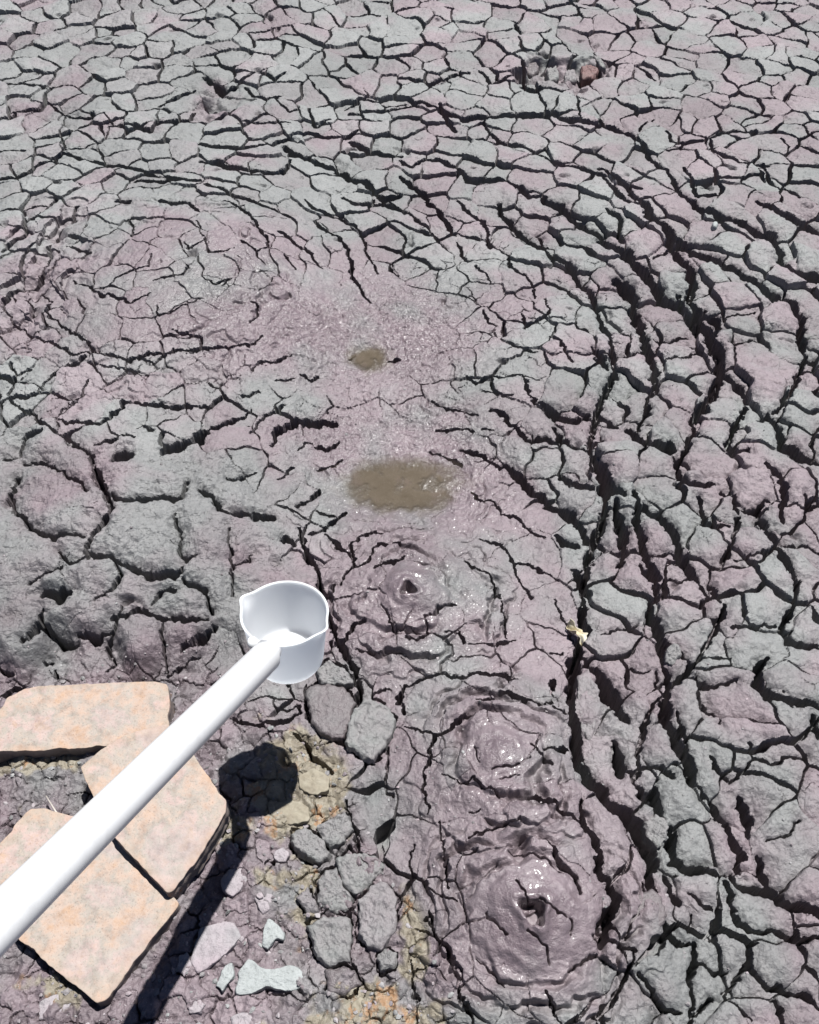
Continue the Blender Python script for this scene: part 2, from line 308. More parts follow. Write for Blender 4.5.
# ------------------------------------------------------------------ drying cells (distance to the cell edge)
def cells(seeds, reach, warp1, warp2, seed):
    """nearest cell and distance to its edge for every ground point"""
    warp2 = warp2 * (1 - .85 * sstep(1.6, 2.8, Y))
    xw = X + warp1 * fbm(X, Y, reach * .55, 2, seed) + warp2 * fbm(X, Y, reach * .16, 2, seed + 5)
    yw = Y + warp1 * fbm(X, Y, reach * .55, 2, seed + 9) + warp2 * fbm(X, Y, reach * .16, 2, seed + 13)
    F1 = np.full(X.shape, 9.0); ID = np.zeros(X.shape, np.int32)
    wins = []
    for k, (sx, sy) in enumerate(seeds):
        wi = window(sx - reach, sx + reach, sy - reach, sy + reach); wins.append(wi)
        if wi is None: continue
        d = (xw[wi] - sx) ** 2 + (yw[wi] - sy) ** 2
        b = d < F1[wi]
        F1[wi] = np.where(b, d, F1[wi]); ID[wi] = np.where(b, k, ID[wi])
    E = np.full(X.shape, reach); NX = np.zeros(X.shape); NY = np.zeros(X.shape)
    sx1 = seeds[ID, 0]; sy1 = seeds[ID, 1]
    for k, (sx, sy) in enumerate(seeds):
        wi = wins[k]
        if wi is None: continue
        ax, ay = sx1[wi], sy1[wi]
        nx, ny = sx - ax, sy - ay
        L = np.hypot(nx, ny)
        dd = ((ax + sx) / 2 - xw[wi]) * nx + ((ay + sy) / 2 - yw[wi]) * ny
        dd = np.where(L > 1e-6, dd / np.maximum(L, 1e-6), 9)
        dd = np.abs(dd); b = dd < E[wi]; Ls = np.maximum(L, 1e-6)
        E[wi] = np.where(b, dd, E[wi]); NX[wi] = np.where(b, nx / Ls, NX[wi]); NY[wi] = np.where(b, ny / Ls, NY[wi])
    return ID, E, NX, NY


def scatter(x0, x1, y0, y1, step, inside=None):
    pts = []
    nx, ny = int((x1 - x0) / step), int((y1 - y0) / (step * .87))
    for j in range(ny):
        for i in range(nx):
            px = x0 + (i + .5 * (j % 2)) * step + random.uniform(-.42, .42) * step
            py = y0 + j * step * .87 + random.uniform(-.42, .42) * step
            if inside is None or inside(px, py): pts.append((px, py))
    return np.array(pts)


in_fan = lambda x, y: abs(x) < half(max(y, 0)) * 1.75 + .15
S1 = scatter(-4.6, 4.6, -.05, 6.2, .089, in_fan)
_br = [on_mud(*p)[:2] for p in ((600, 640), (819, 640))]
_big = (S1[:, 0] > .22 + .06 * S1[:, 1]) & (S1[:, 1] < _br[0][1])
S1 = S1[~(_big & (RNG.random(len(S1)) < .45))]
S1 = S1[RNG.random(len(S1)) > .07]
POL = [(at(155, 285)[:2], .05, .52, .072, .085, -math.pi, math.pi), (at(400, 345)[:2], .42, 1.08, .084, .094, math.radians(-38), math.radians(128))]
CEN = np.full((len(S1), 2), np.nan)
for c, r0, r1, dr, dt, a0, a1 in POL:
    q = S1 - c; rr = np.hypot(q[:, 0], q[:, 1]); aa = np.arctan2(q[:, 1], q[:, 0])
    keep = ~((rr > r0 - dr / 2) & (rr < r1 + dr / 2) & (aa > a0) & (aa < a1) & np.isnan(CEN[:, 0]))
    S1, CEN = S1[keep], CEN[keep]
    new = []
    rad = r0
    while rad < r1:
        k = max(4, int((a1 - a0) * rad / dt)); ph = random.random()
        for i in range(k):
            th = a0 + (a1 - a0) * (i + ph + random.uniform(-.34, .34)) / k
            rj = rad + random.uniform(-.17, .17) * dr
            new.append((c[0] + rj * math.cos(th), c[1] + rj * math.sin(th)))
        rad += dr * random.uniform(.85, 1.2)
    new = np.array(new)
    for c2, q0, q1, *_ in POL:      # the rows round the left mound win where the two systems meet
        if c2 is not c and q1 < r1: new = new[np.hypot(*(new - c2).T) > q1 + .03]
    S1 = np.vstack([S1, new]); CEN = np.vstack([CEN, np.repeat([c], len(new), 0)])
ID1, E1, N1X, N1Y = cells(S1, .23, .022, .006, 20)
CORNER = [(-400, 668), (0, 668), (120, 660), (215, 665), (262, 712), (320, 735), (345, 770), (372, 850), (410, 905), (440, 960), (470, 1060), (480, 1300), (-400, 1300)]
corner = poly_mask(CORNER, 9)
wc = [on_mud(*p)[:2] for p in ((-100, 650), (480, 1060))]
S2 = scatter(-1.4, .25, -.05, 1.15, .036)
ID2, E2, _, _ = cells(S2, .08, .009, .003, 60)
S3 = scatter(-4.0, 4.0, .0, 5.0, .040, in_fan)
ID3, E3, _, _ = cells(S3, .095, .010, .004, 90)

# zones
wet = np.clip(np.maximum.reduce([blob(395, 330, 105, 62), blob(410, 455, 120, 70), blob(330, 330, 120, 55), .8 * blob(230, 290, 130, 70),
                                 .55 * blob(415, 600, 90, 60), .5 * blob(500, 760, 80, 70), .55 * blob(530, 915, 90, 80)]), 0, 1)
quiet = np.clip(np.maximum.reduce([blob(395, 330, 110, 60, 3), blob(400, 460, 130, 75, 3), blob(330, 350, 110, 55, 3)]), 0, 1)
column = poly_mask([(330, 500), (470, 470), (560, 520), (580, 600), (570, 700), (590, 800), (610, 880), (600, 960), (560, 1024), (560, 1200), (480, 1200), (470, 1020), (430, 920), (380, 800), (390, 720), (330, 620)], 8)
lumps = poly_mask([(-400, 425), (0, 425), (60, 435), (170, 450), (240, 455), (290, 540), (310, 620), (220, 660), (0, 660), (-400, 660)], 12)
right = poly_mask([(480, 190), (640, 215), (900, 215), (1300, 300), (1300, 1200), (600, 1200), (600, 900), (575, 700), (590, 560), (500, 450), (560, 380), (600, 330)], 12)
right2 = right * sstep(560, 650, PY) * (PY < 4000)
dome = blob(180, 290, 190, 95, 3)
CX, CY = CEN[ID1, 0], CEN[ID1, 1]
HASC = ~np.isnan(CX)
RX, RY = np.nan_to_num(X - CX), np.nan_to_num(Y - CY)
RL = np.hypot(RX, RY) + 1e-6
tangential = np.where(HASC, sstep(.45, .9, np.abs(N1X * RX + N1Y * RY) / RL), .5)
strength = np.clip(1.0 - .98 * quiet - .72 * column - .85 * lumps - 1.0 * corner - .22 * right - .16 * right2 - .50 * dome - .25 * blob(200, 195, 170, 50, 3), 0, 1)
fine_str = np.clip(.35 + .5 * blob(470, 310, 130, 80) + .35 * blob(180, 350, 220, 60) - .35 * quiet - .25 * corner, 0, 1)

# cracks between the drying cells
n_w = np.clip(.62 + .75 * fbm(X, Y, .16, 2, 31), .0, 1.6)
hw1 = .0052 * n_w * strength - .0004
hw1 = hw1 * np.where(HASC, .62 + .62 * tangential, 1.0) * (1 + .25 * right) * np.clip(1.25 - .1 * Y, .8, 1.25)
along = sstep(.45, .85, np.abs(N1X * DY - N1Y * DX)) * np.exp(-(np.maximum(SD, 0) / .032) ** 2) * sstep(.0014, .003, CW)
hw1 = hw1 * (1 - .8 * along)
sd1 = E1 - hw1
n_w3 = np.clip(.15 + 1.3 * fbm(X, Y, .10, 2, 37), 0, 1.2)
hw3 = .0022 * n_w3 * fine_str - .0004
sd3 = E3 - hw3
hw2 = .0015 * np.clip(.3 + 1.2 * fbm(X, Y, .06, 2, 33), 0, 1.5) * corner
sd2 = np.where(corner > .05, E2 - hw2, .2)


def trench(sd, hw, soft, lo, hi, k):
    t = 1 - sstep(-soft, soft * .6, sd)
    return t * np.clip(k * hw * 2, lo, hi) * (hw > .0002)


edge_soft = np.clip(CW * .22, .0007, .0022)
nz_floor = fbm(X, Y, .02, 3, 41)
n_along = np.clip(1 + 1.1 * fbm(X, Y, .035, 3, 43), .1, 1.8)
SDv = SD + CW * .50 * (1 - n_along)
depth0 = trench(SDv, CW, edge_soft, .014, .18, 7.0)
depth0 *= np.where(RG > .5, np.clip(.62 + .55 * nz_floor, .2, 1), np.clip(.97 + .25 * nz_floor, .6, 1))
depth1 = trench(sd1, hw1, .0009, .006, .055, 5.0)
depth3 = trench(sd3, hw3, .0009, .002, .014, 3.5)
depth2 = trench(sd2, hw2, .0010, .003, .010, 3.0)
near_res = far_fade * sstep(7.5, 4.5, Y) * sstep(2.3, 1.7, np.abs(X) / HW_ROW[:, None])
DEPTH = np.maximum.reduce([depth0, depth1, depth3, depth2]) * near_res

# swollen plate edges, plates that sit a little askew
def puff(sd, amp, r): return -amp * np.exp(-np.maximum(sd, 0) / r)


h1 = RNG.uniform(-1, 1, len(S1)); tx = RNG.uniform(-1, 1, len(S1)); ty = RNG.uniform(-1, 1, len(S1))
RS = np.nan_to_num(np.hypot(S1[ID1, 0] - CX, S1[ID1, 1] - CY))
tilt = np.where(HASC, -(.055 + .06 * right) * (RL - RS), 0) * np.clip(strength * 1.4, 0, 1) + (.0045 * h1[ID1] + .085 * (tx[ID1] * (X - S1[ID1, 0]) + ty[ID1] * (Y - S1[ID1, 1]))) * strength * (1 + .9 * right)
h2 = RNG.uniform(-1, 1, len(S2)); t2 = RNG.uniform(-1, 1, (len(S2), 2))
pebbly = corner * (.0034 * h2[ID2] + .07 * (t2[ID2, 0] * (X - S2[ID2, 0]) + t2[ID2, 1] * (Y - S2[ID2, 1])) + puff(E2, .0035, .004) + .006 * fbm(X, Y, .04, 3, 44, .6) + .010 * fbm(X, Y, .11, 2, 45))
h3 = RNG.uniform(-1, 1, len(S3))
scaly = (.0016 * h3[ID3] + puff(E3, .0022, .004)) * fine_str * (1 - .6 * corner)
Z = M + (tilt + pebbly + scaly + puff(SDv, 1.0, .010) * np.clip(CW * .7, .0008, .006) + puff(SDv, .015, .018) * lumps + (puff(SDv, .009, .016) + puff(sd1, .005, .014)) * right + puff(sd1, .0026, .008) * strength) * near_res

# crumbly surface
rdg = 1 - np.abs(fbm(X, Y, .035, 3, 51)) * 1.6
rough_amt = np.clip(1 - .55 * wet - .3 * dome, .3, 1) + .35 * lumps + .5 * corner + .15 * right
big = fbm(X, Y, .22, 2, 53)
Z += (.007 * big * (.5 + right + .8 * lumps) + .0036 * fbm(X, Y, .055, 3, 55) * rough_amt + .0017 * rdg * rough_amt
      + .0009 * fbm(X, Y, .011, 3, 57, .6) * (rough_amt + .5 * wet)) * near_res
# broken, layered lumps on the left
lay = fbm(X * .8, Y * 1.5, .05, 3, 61)
Z += lumps * .004 * (np.round(lay * 3) / 3 * .7 + lay * .3)
# wet grainy skin around the puddles
Z += quiet * (.0022 * fbm(X, Y, .014, 3, 63, .6) + .003 * np.abs(fbm(X, Y, .03, 2, 65)))


# rings of wrinkles round the vents
def rings(px, py, r0, r1, lam, amp, seed):
    c = on_mud(px, py)[:2]
    k = abs(on_mud(px + 10, py)[0] - c[0]) / 10
    wob = 1 + .26 * fbm(X, Y, .10, 2, seed) + .07 * fbm(X, Y, .025, 2, seed + 1)
    r = np.hypot(X - c[0], (Y - c[1])) * wob / k
    f = sstep(r0 * .8, r0 * 1.1, r) * sstep(r1, r1 * .6, r)
    ph = r / lam + .35 * fbm(X, Y, .2, 2, seed + 2)
    saw = ph - np.floor(ph)
    fold = sstep(0, .45, saw) * sstep(1.0, .86, saw) - .6
    return amp * f * fold * np.clip(.65 + 1.1 * fbm(X, Y, .10, 2, seed + 3), .05, 1.4)


Z += rings(410, 590, 40, 125, 24, .015, 70) + rings(500, 752, 32, 118, 23, .018, 75) + rings(530, 913, 52, 150, 27, .020, 80)
Z += rings(215, 300, 8, 70, 13, .0022, 85) + rings(150, 285, 60, 190, 27, .0055, 87) + rings(400, 470, 65, 150, 17, .004, 88)
Z += rings(340, 545, 8, 40, 10, .005, 89)
DEPTH *= 1.0
Z -= DEPTH

# the pit near the top, the crumbled patch
pit = sstep(.35, .75, blob(562, 71, 50, 14, 3) + .45 * fbm(X, Y, .09, 3, 92, .6))
Z -= pit * (.034 + .026 * fbm(X, Y, .07, 2, 91))
crumb = blob(212, 102, 22, 22, 3) + .8 * blob(45, 255, 40, 60, 3) * (SD < .03) + .6 * blob(330, 162, 25, 9)
Z += np.clip(crumb, 0, 1) * (.020 * fbm(X, Y, .05, 2, 93, .6) - .016)

# beds of the vents and the hollows of the puddles
BUBBLES = [(411, 588, 41), (500, 752, 38), (530, 913, 74)]
Z0 = Z.copy()
for bx, by, br in BUBBLES:
    c = on_mud(bx, by); k = abs(on_mud(bx + 10, by)[0] - c[0]) / 10
    r = np.hypot(X - c[0], Y - c[1]) / (br * k)
    m = sstep(.90, .72, r)
    Z = Z * (1 - m) + (M - .022) * m
PUD = [(403, 485, 72, 29), (369, 358, 19, 12)]
pud_z = []
for a, b, rx, ry in PUD:
    m = np.clip(1.25 * blob(a, b, rx * 1.1, ry * 1.1, 2.4), 0, 1)
    zc = float(macro(*[np.float64(v) for v in on_mud(a, b)[:2]]))
    Z = Z * (1 - m * .9) + (zc - .004 + .4 * (Z - M)) * m * .9 - .007 * m + .0055 * fbm(X, Y, .06, 4, 130, .6) * m
    pud_z.append(zc - .0035)
Z = np.where(near_res < .02, M * far_fade + .004 * fbm(X, Y, .8, 2, 95), Z)

# colour zones (pink clay, grey clay, ochre earth)
pinkm = np.clip(.52 * np.ones_like(X) + .55 * wet + .40 * dome + .25 * column - .62 * blob(90, 110, 330, 170) - .22 * lumps
                + .12 * blob(650, 60, 200, 120) + .30 * blob(30, 240, 90, 110) - .15 * blob(330, 210, 120, 50) + .25 * corner, 0, 1.1)
pink = np.clip(.5 + (pinkm - .5) * 1.05 + 1.0 * fbm(X, Y, .20, 3, 97, .6), 0, 1)
tone = np.clip(1 + corner * .16 * h2[ID2] + .10 * h1[ID1] * strength + .16 * fbm(X, Y, .30, 3, 150), .7, 1.3)
pink = np.clip(pink + .6 * blob(212, 102, 26, 24, 3) + .42 * tx[ID1] * np.clip(strength * 1.3, 0, 1), 0, 1)
och = np.clip(np.maximum.reduce([blob(300, 782, 50, 52, 3), blob(20, 763, 75, 9, 2), .8 * blob(280, 880, 30, 14), .7 * blob(305, 900, 14, 50), .75 * blob(375, 1010, 70, 30),
                                 .8 * blob(415, 930, 22, 60), .7 * blob(60, 985, 50, 20), .6 * blob(235, 830, 30, 20)]), 0, 1)
och = np.clip(sstep(.30, .55, och + .35 * fbm(X, Y, .05, 3, 99, .6)), 0, 1) * np.clip(corner * 2, 0, 1)
brown = np.clip(np.maximum(blob(403, 485, 64, 26, 3), blob(369, 358, 22, 14, 2)) + .0 * X, 0, 1)
brown = sstep(.12, .85, brown + .25 * fbm(X, Y, .05, 3, 101))
damp = np.clip(corner * .45 + .4 * corner * blob(60, 800, 170, 200, 4) + blob(200, 650, 130, 22) * .8 + blob(330, 700, 40, 60) * .8 + .16 * column + .40 * lumps + .22 * right * sstep(450, 800, PY) * (PY < 4000) + .35 * blob(60, 640, 140, 40), 0, 1)  # damp mud, plus darkening painted on lumps and step above bricks for deeper shade


def grid_mesh(name, X, Y, Z, attrs, smooth=True):
    r, c = X.shape
    me = bpy.data.meshes.new(name)
    co = np.stack([X, Y, Z], -1).reshape(-1, 3).astype(np.float32)
    i = np.arange(r * c, dtype=np.int32).reshape(r, c)
    q = np.stack([i[:-1, :-1], i[:-1, 1:], i[1:, 1:], i[1:, :-1]], -1).reshape(-1)
    n = (r - 1) * (c - 1)
    me.vertices.add(r * c); me.vertices.foreach_set('co', co.reshape(-1))
    me.loops.add(n * 4); me.loops.foreach_set('vertex_index', q)
    me.polygons.add(n); me.polygons.foreach_set('loop_start', np.arange(0, n * 4, 4, dtype=np.int32))
    me.polygons.foreach_set('use_smooth', np.full(n, smooth, bool))
    me.update()
    for k, v in attrs.items():
        a = me.attributes.new(k, 'FLOAT', 'POINT'); a.data.foreach_set('value', v.reshape(-1).astype(np.float32))
    return me


# ------------------------------------------------------------------ materials
class NT:
    def __init__(s, name):
        s.m = bpy.data.materials.new(name); s.m.use_nodes = True
        s.t = s.m.node_tree; s.b = s.t.nodes['Principled BSDF']

    def n(s, kind, **kw):
        x = s.t.nodes.new(kind)
        for k, v in kw.items():
            if k in x.inputs.keys(): x.inputs[k].default_value = v
            else: setattr(x, k, v)
        return x

    def l(s, a, b): s.t.links.new(a, b)

    def noise(s, scale, detail=4, rough=.55, src='Object'):
        tc = s.n('ShaderNodeTexCoord'); x = s.n('ShaderNodeTexNoise', Scale=scale, Detail=detail, Roughness=rough)
        s.l(tc.outputs[src], x.inputs['Vector']); return x.outputs['Fac']

    def ramp(s, fac, stops):
        r = s.n('ShaderNodeValToRGB'); e = r.color_ramp.elements
        while len(e) < len(stops): e.new(.5)
        for k, (p, c) in zip(e, stops): k.position = p; k.color = (*c, 1)
        s.l(fac, r.inputs['Fac']); return r.outputs['Color']

    def mix(s, fac, a, b, blend='MIX'):
        x = s.n('ShaderNodeMix', data_type='RGBA', blend_type=blend)
        if isinstance(fac, (int, float)): x.inputs[0].default_value = fac
        else: s.l(fac, x.inputs[0])
        for sock, v in ((x.inputs[6], a), (x.inputs[7], b)):
            if isinstance(v, tuple): sock.default_value = (*v, 1)
            else: s.l(v, sock)
        return x.outputs[2]

    def math(s, op, a, b=0.0, c=0.0):
        x = s.n('ShaderNodeMath', operation=op)
        for sock, v in zip(x.inputs, (a, b, c)):
            if isinstance(v, (int, float)): sock.default_value = v
            else: s.l(v, sock)
        return x.outputs[0]

    def attr(s, name): return s.n('ShaderNodeAttribute', attribute_name=name).outputs['Fac']

    def bump(s, hgt, strength, dist, prev=None):
        x = s.n('ShaderNodeBump', Strength=strength, Distance=dist); s.l(hgt, x.inputs['Height'])
        if prev is not None: s.l(prev, x.inputs['Normal'])
        return x.outputs['Normal']


def clay(name, pink_fac=None, base_pink=(.166, .136, .147), base_grey=(.155, .159, .157), rough=.62, gloss_var=.25, ground=False):
    t = NT(name)
    mottled = t.noise(38, 5, .65)
    speck = t.noise(260, 3, .6)
    if ground: f = t.attr('pink')
    else:
        f = t.math('ADD', t.math('MULTIPLY_ADD', t.noise(9, 3), 2.2, -.6), pink_fac or 0.0)
        f = t.math('MINIMUM', t.math('MAXIMUM', f, 0), 1)
    col = t.mix(f, base_grey, base_pink)
    col = t.mix(.75, col, t.ramp(mottled, [(.25, (.74, .74, .74)), (.5, (1, 1, 1)), (.78, (1.22, 1.2, 1.2))]), 'MULTIPLY')
    col = t.mix(.7, col, t.ramp(speck, [(.28, (.62, .62, .62)), (.45, (1, 1, 1)), (.7, (1.1, 1.1, 1.1))]), 'MULTIPLY')
    r = t.math('MULTIPLY_ADD', mottled, gloss_var, rough - gloss_var * .5)
    if ground:
        tn = t.n('ShaderNodeCombineXYZ'); ta = t.attr('tone')
        for k in range(3): t.l(ta, tn.inputs[k])
        col = t.mix(1.0, col, tn.outputs[0], 'MULTIPLY')
        col = t.mix(t.attr('wet'), col, t.mix(.9, col, (.74, .69, .71), 'MULTIPLY'))
        col = t.mix(t.attr('damp'), col, t.mix(1, col, (.76, .72, .74), 'MULTIPLY'))
        oc = t.ramp(t.noise(24, 5, .6), [(.25, (.105, .088, .066)), (.45, (.175, .152, .115)), (.56, (.205, .185, .145)), (.63, (.24, .14, .075)), (.72, (.235, .21, .165))])
        col = t.mix(t.attr('ochre'), col, oc)
        col = t.mix(t.attr('brown'), col, (0.093, 0.079, 0.061))
        t.l(t.attr('film'), t.b.inputs['Coat Weight']); t.b.inputs['Coat Roughness'].default_value = .16
        r = t.math('SUBTRACT', r, t.math('MULTIPLY', t.attr('wet'), .42))
        r = t.math('SUBTRACT', r, t.math('MULTIPLY', t.attr('damp'), .10))
    t.l(col, t.b.inputs['Base Color']); t.l(r, t.b.inputs['Roughness'])
    n1 = t.bump(t.noise(420, 4, .65), .55, .0022)
    n2 = t.bump(t.noise(110, 4, .6), .75, .004, n1)
    t.l(n2, t.b.inputs['Normal'])
    t.b.inputs['Specular IOR Level'].default_value = .5
    return t.m


M_GROUND = clay('cracked_clay', ground=True)
M_CLOD = clay('dry_clay', pink_fac=.0)
M_CLOD_GREY = clay('grey_clay', pink_fac=-.15, base_grey=(0.146, 0.155, 0.149))
M_CLOD_DAMP = clay('damp_clay', pink_fac=.2, base_pink=(0.102, 0.082, 0.087), base_grey=(0.093, 0.093, 0.092), rough=.45)
M_BUBBLE = clay('wet_clay', pink_fac=.25, base_pink=(.163, .133, .138), base_grey=(.152, .156, .15), rough=.42, gloss_var=.15)
M_FLAKE = clay('pale_clay', pink_fac=.35, base_pink=(.255, .215, .232), base_grey=(.235, .25, .248), rough=.7)
M_FLAKE_GREY = clay('chalky_clay', pink_fac=-.8, base_grey=(.255, .272, .270), rough=.7)
M_RUST = clay('rusty_clay', pink_fac=.5, base_pink=(0.130, 0.074, 0.071), base_grey=(0.124, 0.093, 0.087))


def simple(name, stops, scale, rough=.7, bump=.3, dist=.002, bscale=200, spec=.4):
    t = NT(name)
    t.l(t.ramp(t.noise(scale, 5, .6), stops), t.b.inputs['Base Color'])
    t.b.inputs['Roughness'].default_value = rough
    t.b.inputs['Specular IOR Level'].default_value = spec
    t.l(t.bump(t.noise(bscale, 4, .6), bump, dist), t.b.inputs['Normal'])
    return t.m


M_OCHRE = simple('ochre_earth', [(.3, (.15, .125, .09)), (.55, (.21, .188, .142)), (.75, (.25, .23, .185))], 30)
M_LEAF = simple('dry_leaf_skin', [(.3, (0.341, 0.260, 0.136)), (.5, (0.465, 0.422, 0.310)), (.7, (0.508, 0.484, 0.434))], 60)
M_TWIG = simple('pale_wood', [(.3, (0.310, 0.279, 0.248)), (.7, (0.422, 0.391, 0.360))], 60)
M_WATER = simple('murky_water', [(.3, (.072, .056, .038)), (.55, (.094, .075, .054)), (.75, (.108, .082, .066))], 22, rough=.20, bump=.16, dist=.003, bscale=55, spec=.3)


def shallow(m):
    t = m.node_tree; out = t.nodes['Material Output']; b = t.nodes['Principled BSDF']
    a = t.nodes.new('ShaderNodeAttribute'); a.attribute_name = 'depth'
    tr = t.nodes.new('ShaderNodeBsdfTransparent'); mx = t.nodes.new('ShaderNodeMixShader')
    mu = t.nodes.new('ShaderNodeMath'); mu.operation = 'MULTIPLY'; mu.inputs[1].default_value = .84
    t.links.new(a.outputs['Fac'], mu.inputs[0]); t.links.new(mu.outputs[0], mx.inputs[0])
    t.links.new(tr.outputs[0], mx.inputs[1]); t.links.new(b.outputs[0], mx.inputs[2]); t.links.new(mx.outputs[0], out.inputs['Surface'])


shallow(M_WATER)


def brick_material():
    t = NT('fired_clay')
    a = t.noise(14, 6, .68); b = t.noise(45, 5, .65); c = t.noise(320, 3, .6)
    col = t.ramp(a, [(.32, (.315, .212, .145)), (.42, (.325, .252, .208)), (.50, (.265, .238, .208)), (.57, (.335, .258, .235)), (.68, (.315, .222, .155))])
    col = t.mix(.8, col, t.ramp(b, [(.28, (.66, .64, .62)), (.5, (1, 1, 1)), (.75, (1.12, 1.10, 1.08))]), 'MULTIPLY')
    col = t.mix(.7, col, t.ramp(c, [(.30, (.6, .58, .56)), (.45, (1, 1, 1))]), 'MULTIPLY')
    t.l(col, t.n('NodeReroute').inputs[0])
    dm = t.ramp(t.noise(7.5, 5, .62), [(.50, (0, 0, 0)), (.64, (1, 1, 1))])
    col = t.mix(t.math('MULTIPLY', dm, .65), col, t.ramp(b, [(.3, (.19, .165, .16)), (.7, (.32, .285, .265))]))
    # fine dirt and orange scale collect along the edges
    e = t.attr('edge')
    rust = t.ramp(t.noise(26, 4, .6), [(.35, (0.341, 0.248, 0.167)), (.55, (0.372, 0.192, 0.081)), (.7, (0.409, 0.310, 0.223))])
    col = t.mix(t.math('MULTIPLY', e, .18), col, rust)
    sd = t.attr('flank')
    col = t.mix(t.math('MULTIPLY', sd, .95), col, t.ramp(t.noise(40, 4, .6), [(.3, (.09, .075, .068)), (.6, (.16, .13, .12)), (.74, (.22, .10, .045))]))  # side faces painted darker to stand in for their shade, with rusty spots
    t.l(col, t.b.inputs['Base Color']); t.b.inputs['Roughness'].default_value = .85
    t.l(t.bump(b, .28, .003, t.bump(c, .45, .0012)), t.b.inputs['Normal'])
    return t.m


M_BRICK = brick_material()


def plastic(name, col, rough, trans=0.0, dirt=0.0):
    t = NT(name)
    n = t.noise(30, 5, .65)
    c = t.ramp(n, [(.25, tuple(v * (1 - dirt) for v in col)), (.5, col)])
    t.l(c, t.b.inputs['Base Color']); t.b.inputs['Roughness'].default_value = rough
    if trans:
        tr = t.n('ShaderNodeBsdfTranslucent'); tr.inputs['Color'].default_value = (.91, .93, .95, 1)
        mx = t.n('ShaderNodeMixShader'); mx.inputs[0].default_value = trans
        out = t.t.nodes['Material Output']
        t.l(t.b.outputs[0], mx.inputs[1]); t.l(tr.outputs[0], mx.inputs[2]); t.l(mx.outputs[0], out.inputs['Surface'])
    return t.m


M_POLE = plastic('white_pipe_plastic', (.54, .545, .55), .34, 0, .12)
M_CUP = plastic('milky_plastic', (.90, .91, .91), .35, .58, .02)
M_GREYP = plastic('grey_plastic', (.55, .56, .56), .4, 0, .1)


# ------------------------------------------------------------------ objects
def link(name, me, mat, parent=None):
    o = bpy.data.objects.new(name, me); COL.objects.link(o)
    if mat: me.materials.append(mat)
    o.parent = parent
    return o


def tag(o, label=None, cat=None, group=None, kind=None):
    if label: o['label'] = label
    if cat: o['category'] = cat
    if group: o['group'] = group
    if kind: o['kind'] = kind
    return o


g = link('mud_ground', grid_mesh('mud_ground', X, Y, Z, {'pink': pink, 'wet': wet, 'ochre': och, 'brown': brown * .9, 'damp': damp, 'tone': tone, 'film': np.clip(.07 * wet ** 2 * np.clip(.5 + 1.5 * fbm(X, Y, .12, 2, 160), 0, 1.3) + .18 * column * wet, 0, 1)}, False), M_GROUND)
tag(g, 'cracked grey and pinkish mud drying in plates round the vents', 'mud', kind='structure')


def sample(A, x, y):
    j = np.clip(np.searchsorted(YS, y) - 1, 0, R_ - 2); fy = np.clip((y - YS[j]) / (YS[j + 1] - YS[j]), 0, 1)

    def row(jj):
        u = x / HW_ROW[jj]; i = np.clip(np.searchsorted(US, u) - 1, 0, C_ - 2); fx = np.clip((u - US[i]) / (US[i + 1] - US[i]), 0, 1)
        return A[jj, i] * (1 - fx) + A[jj, i + 1] * fx
    return row(j) * (1 - fy) + row(j + 1) * fy


def ground_z(x, y):
    """height of the finished ground"""
    j = int(np.clip(np.searchsorted(YS, y), 1, R_ - 1)); i = int(np.clip(np.searchsorted(US, x / HW_ROW[j]), 1, C_ - 1))
    return float(Z[j - 1:j + 1, i - 1:i + 1].mean())


for (a, b, rx, ry), pz in zip(PUD, pud_z):
    c = at(a, b, pz); kx = abs(at(a + rx, b, pz)[0] - c[0]) * 1.3; ky = abs(at(a, b - ry, pz)[1] - c[1]) * 1.3
    n, m = 240, 60
    rr = np.linspace(0, 1, m)[:, None]; th = np.linspace(0, 2 * np.pi, n)[None, :]
    wob = 1 + .10 * np.sin(3 * th + a) + .06 * np.sin(5 * th + 1) + .04 * np.sin(9 * th)
    px_, py_ = c[0] + kx * rr * np.cos(th) * wob, c[1] + ky * rr * np.sin(th) * wob
    dep = np.clip((pz - sample(Z, px_, py_)) / .006, 0, 1) * sstep(1.0, .35, rr + 0 * th)
    o = link('muddy_water', grid_mesh('muddy_water', px_, py_, np.full(px_.shape, pz), {'depth': dep}), M_WATER)
    tag(o, 'small brown puddle in wet mud, smaller and farther' if rx < 30 else 'murky brown puddle lying in wet mud above the vents', 'puddle', 'brown puddles', 'structure')


def resample(P, n):
    P = np.asarray(P, float); Q = np.vstack([P, P[:1]])
    L = np.r_[0, np.cumsum(np.hypot(*(Q[1:] - Q[:-1])[:, :2].T))]
    s = np.linspace(0, L[-1], n, endpoint=False)
    return np.stack([np.interp(s, L, Q[:, k]) for k in range(Q.shape[1])], 1)


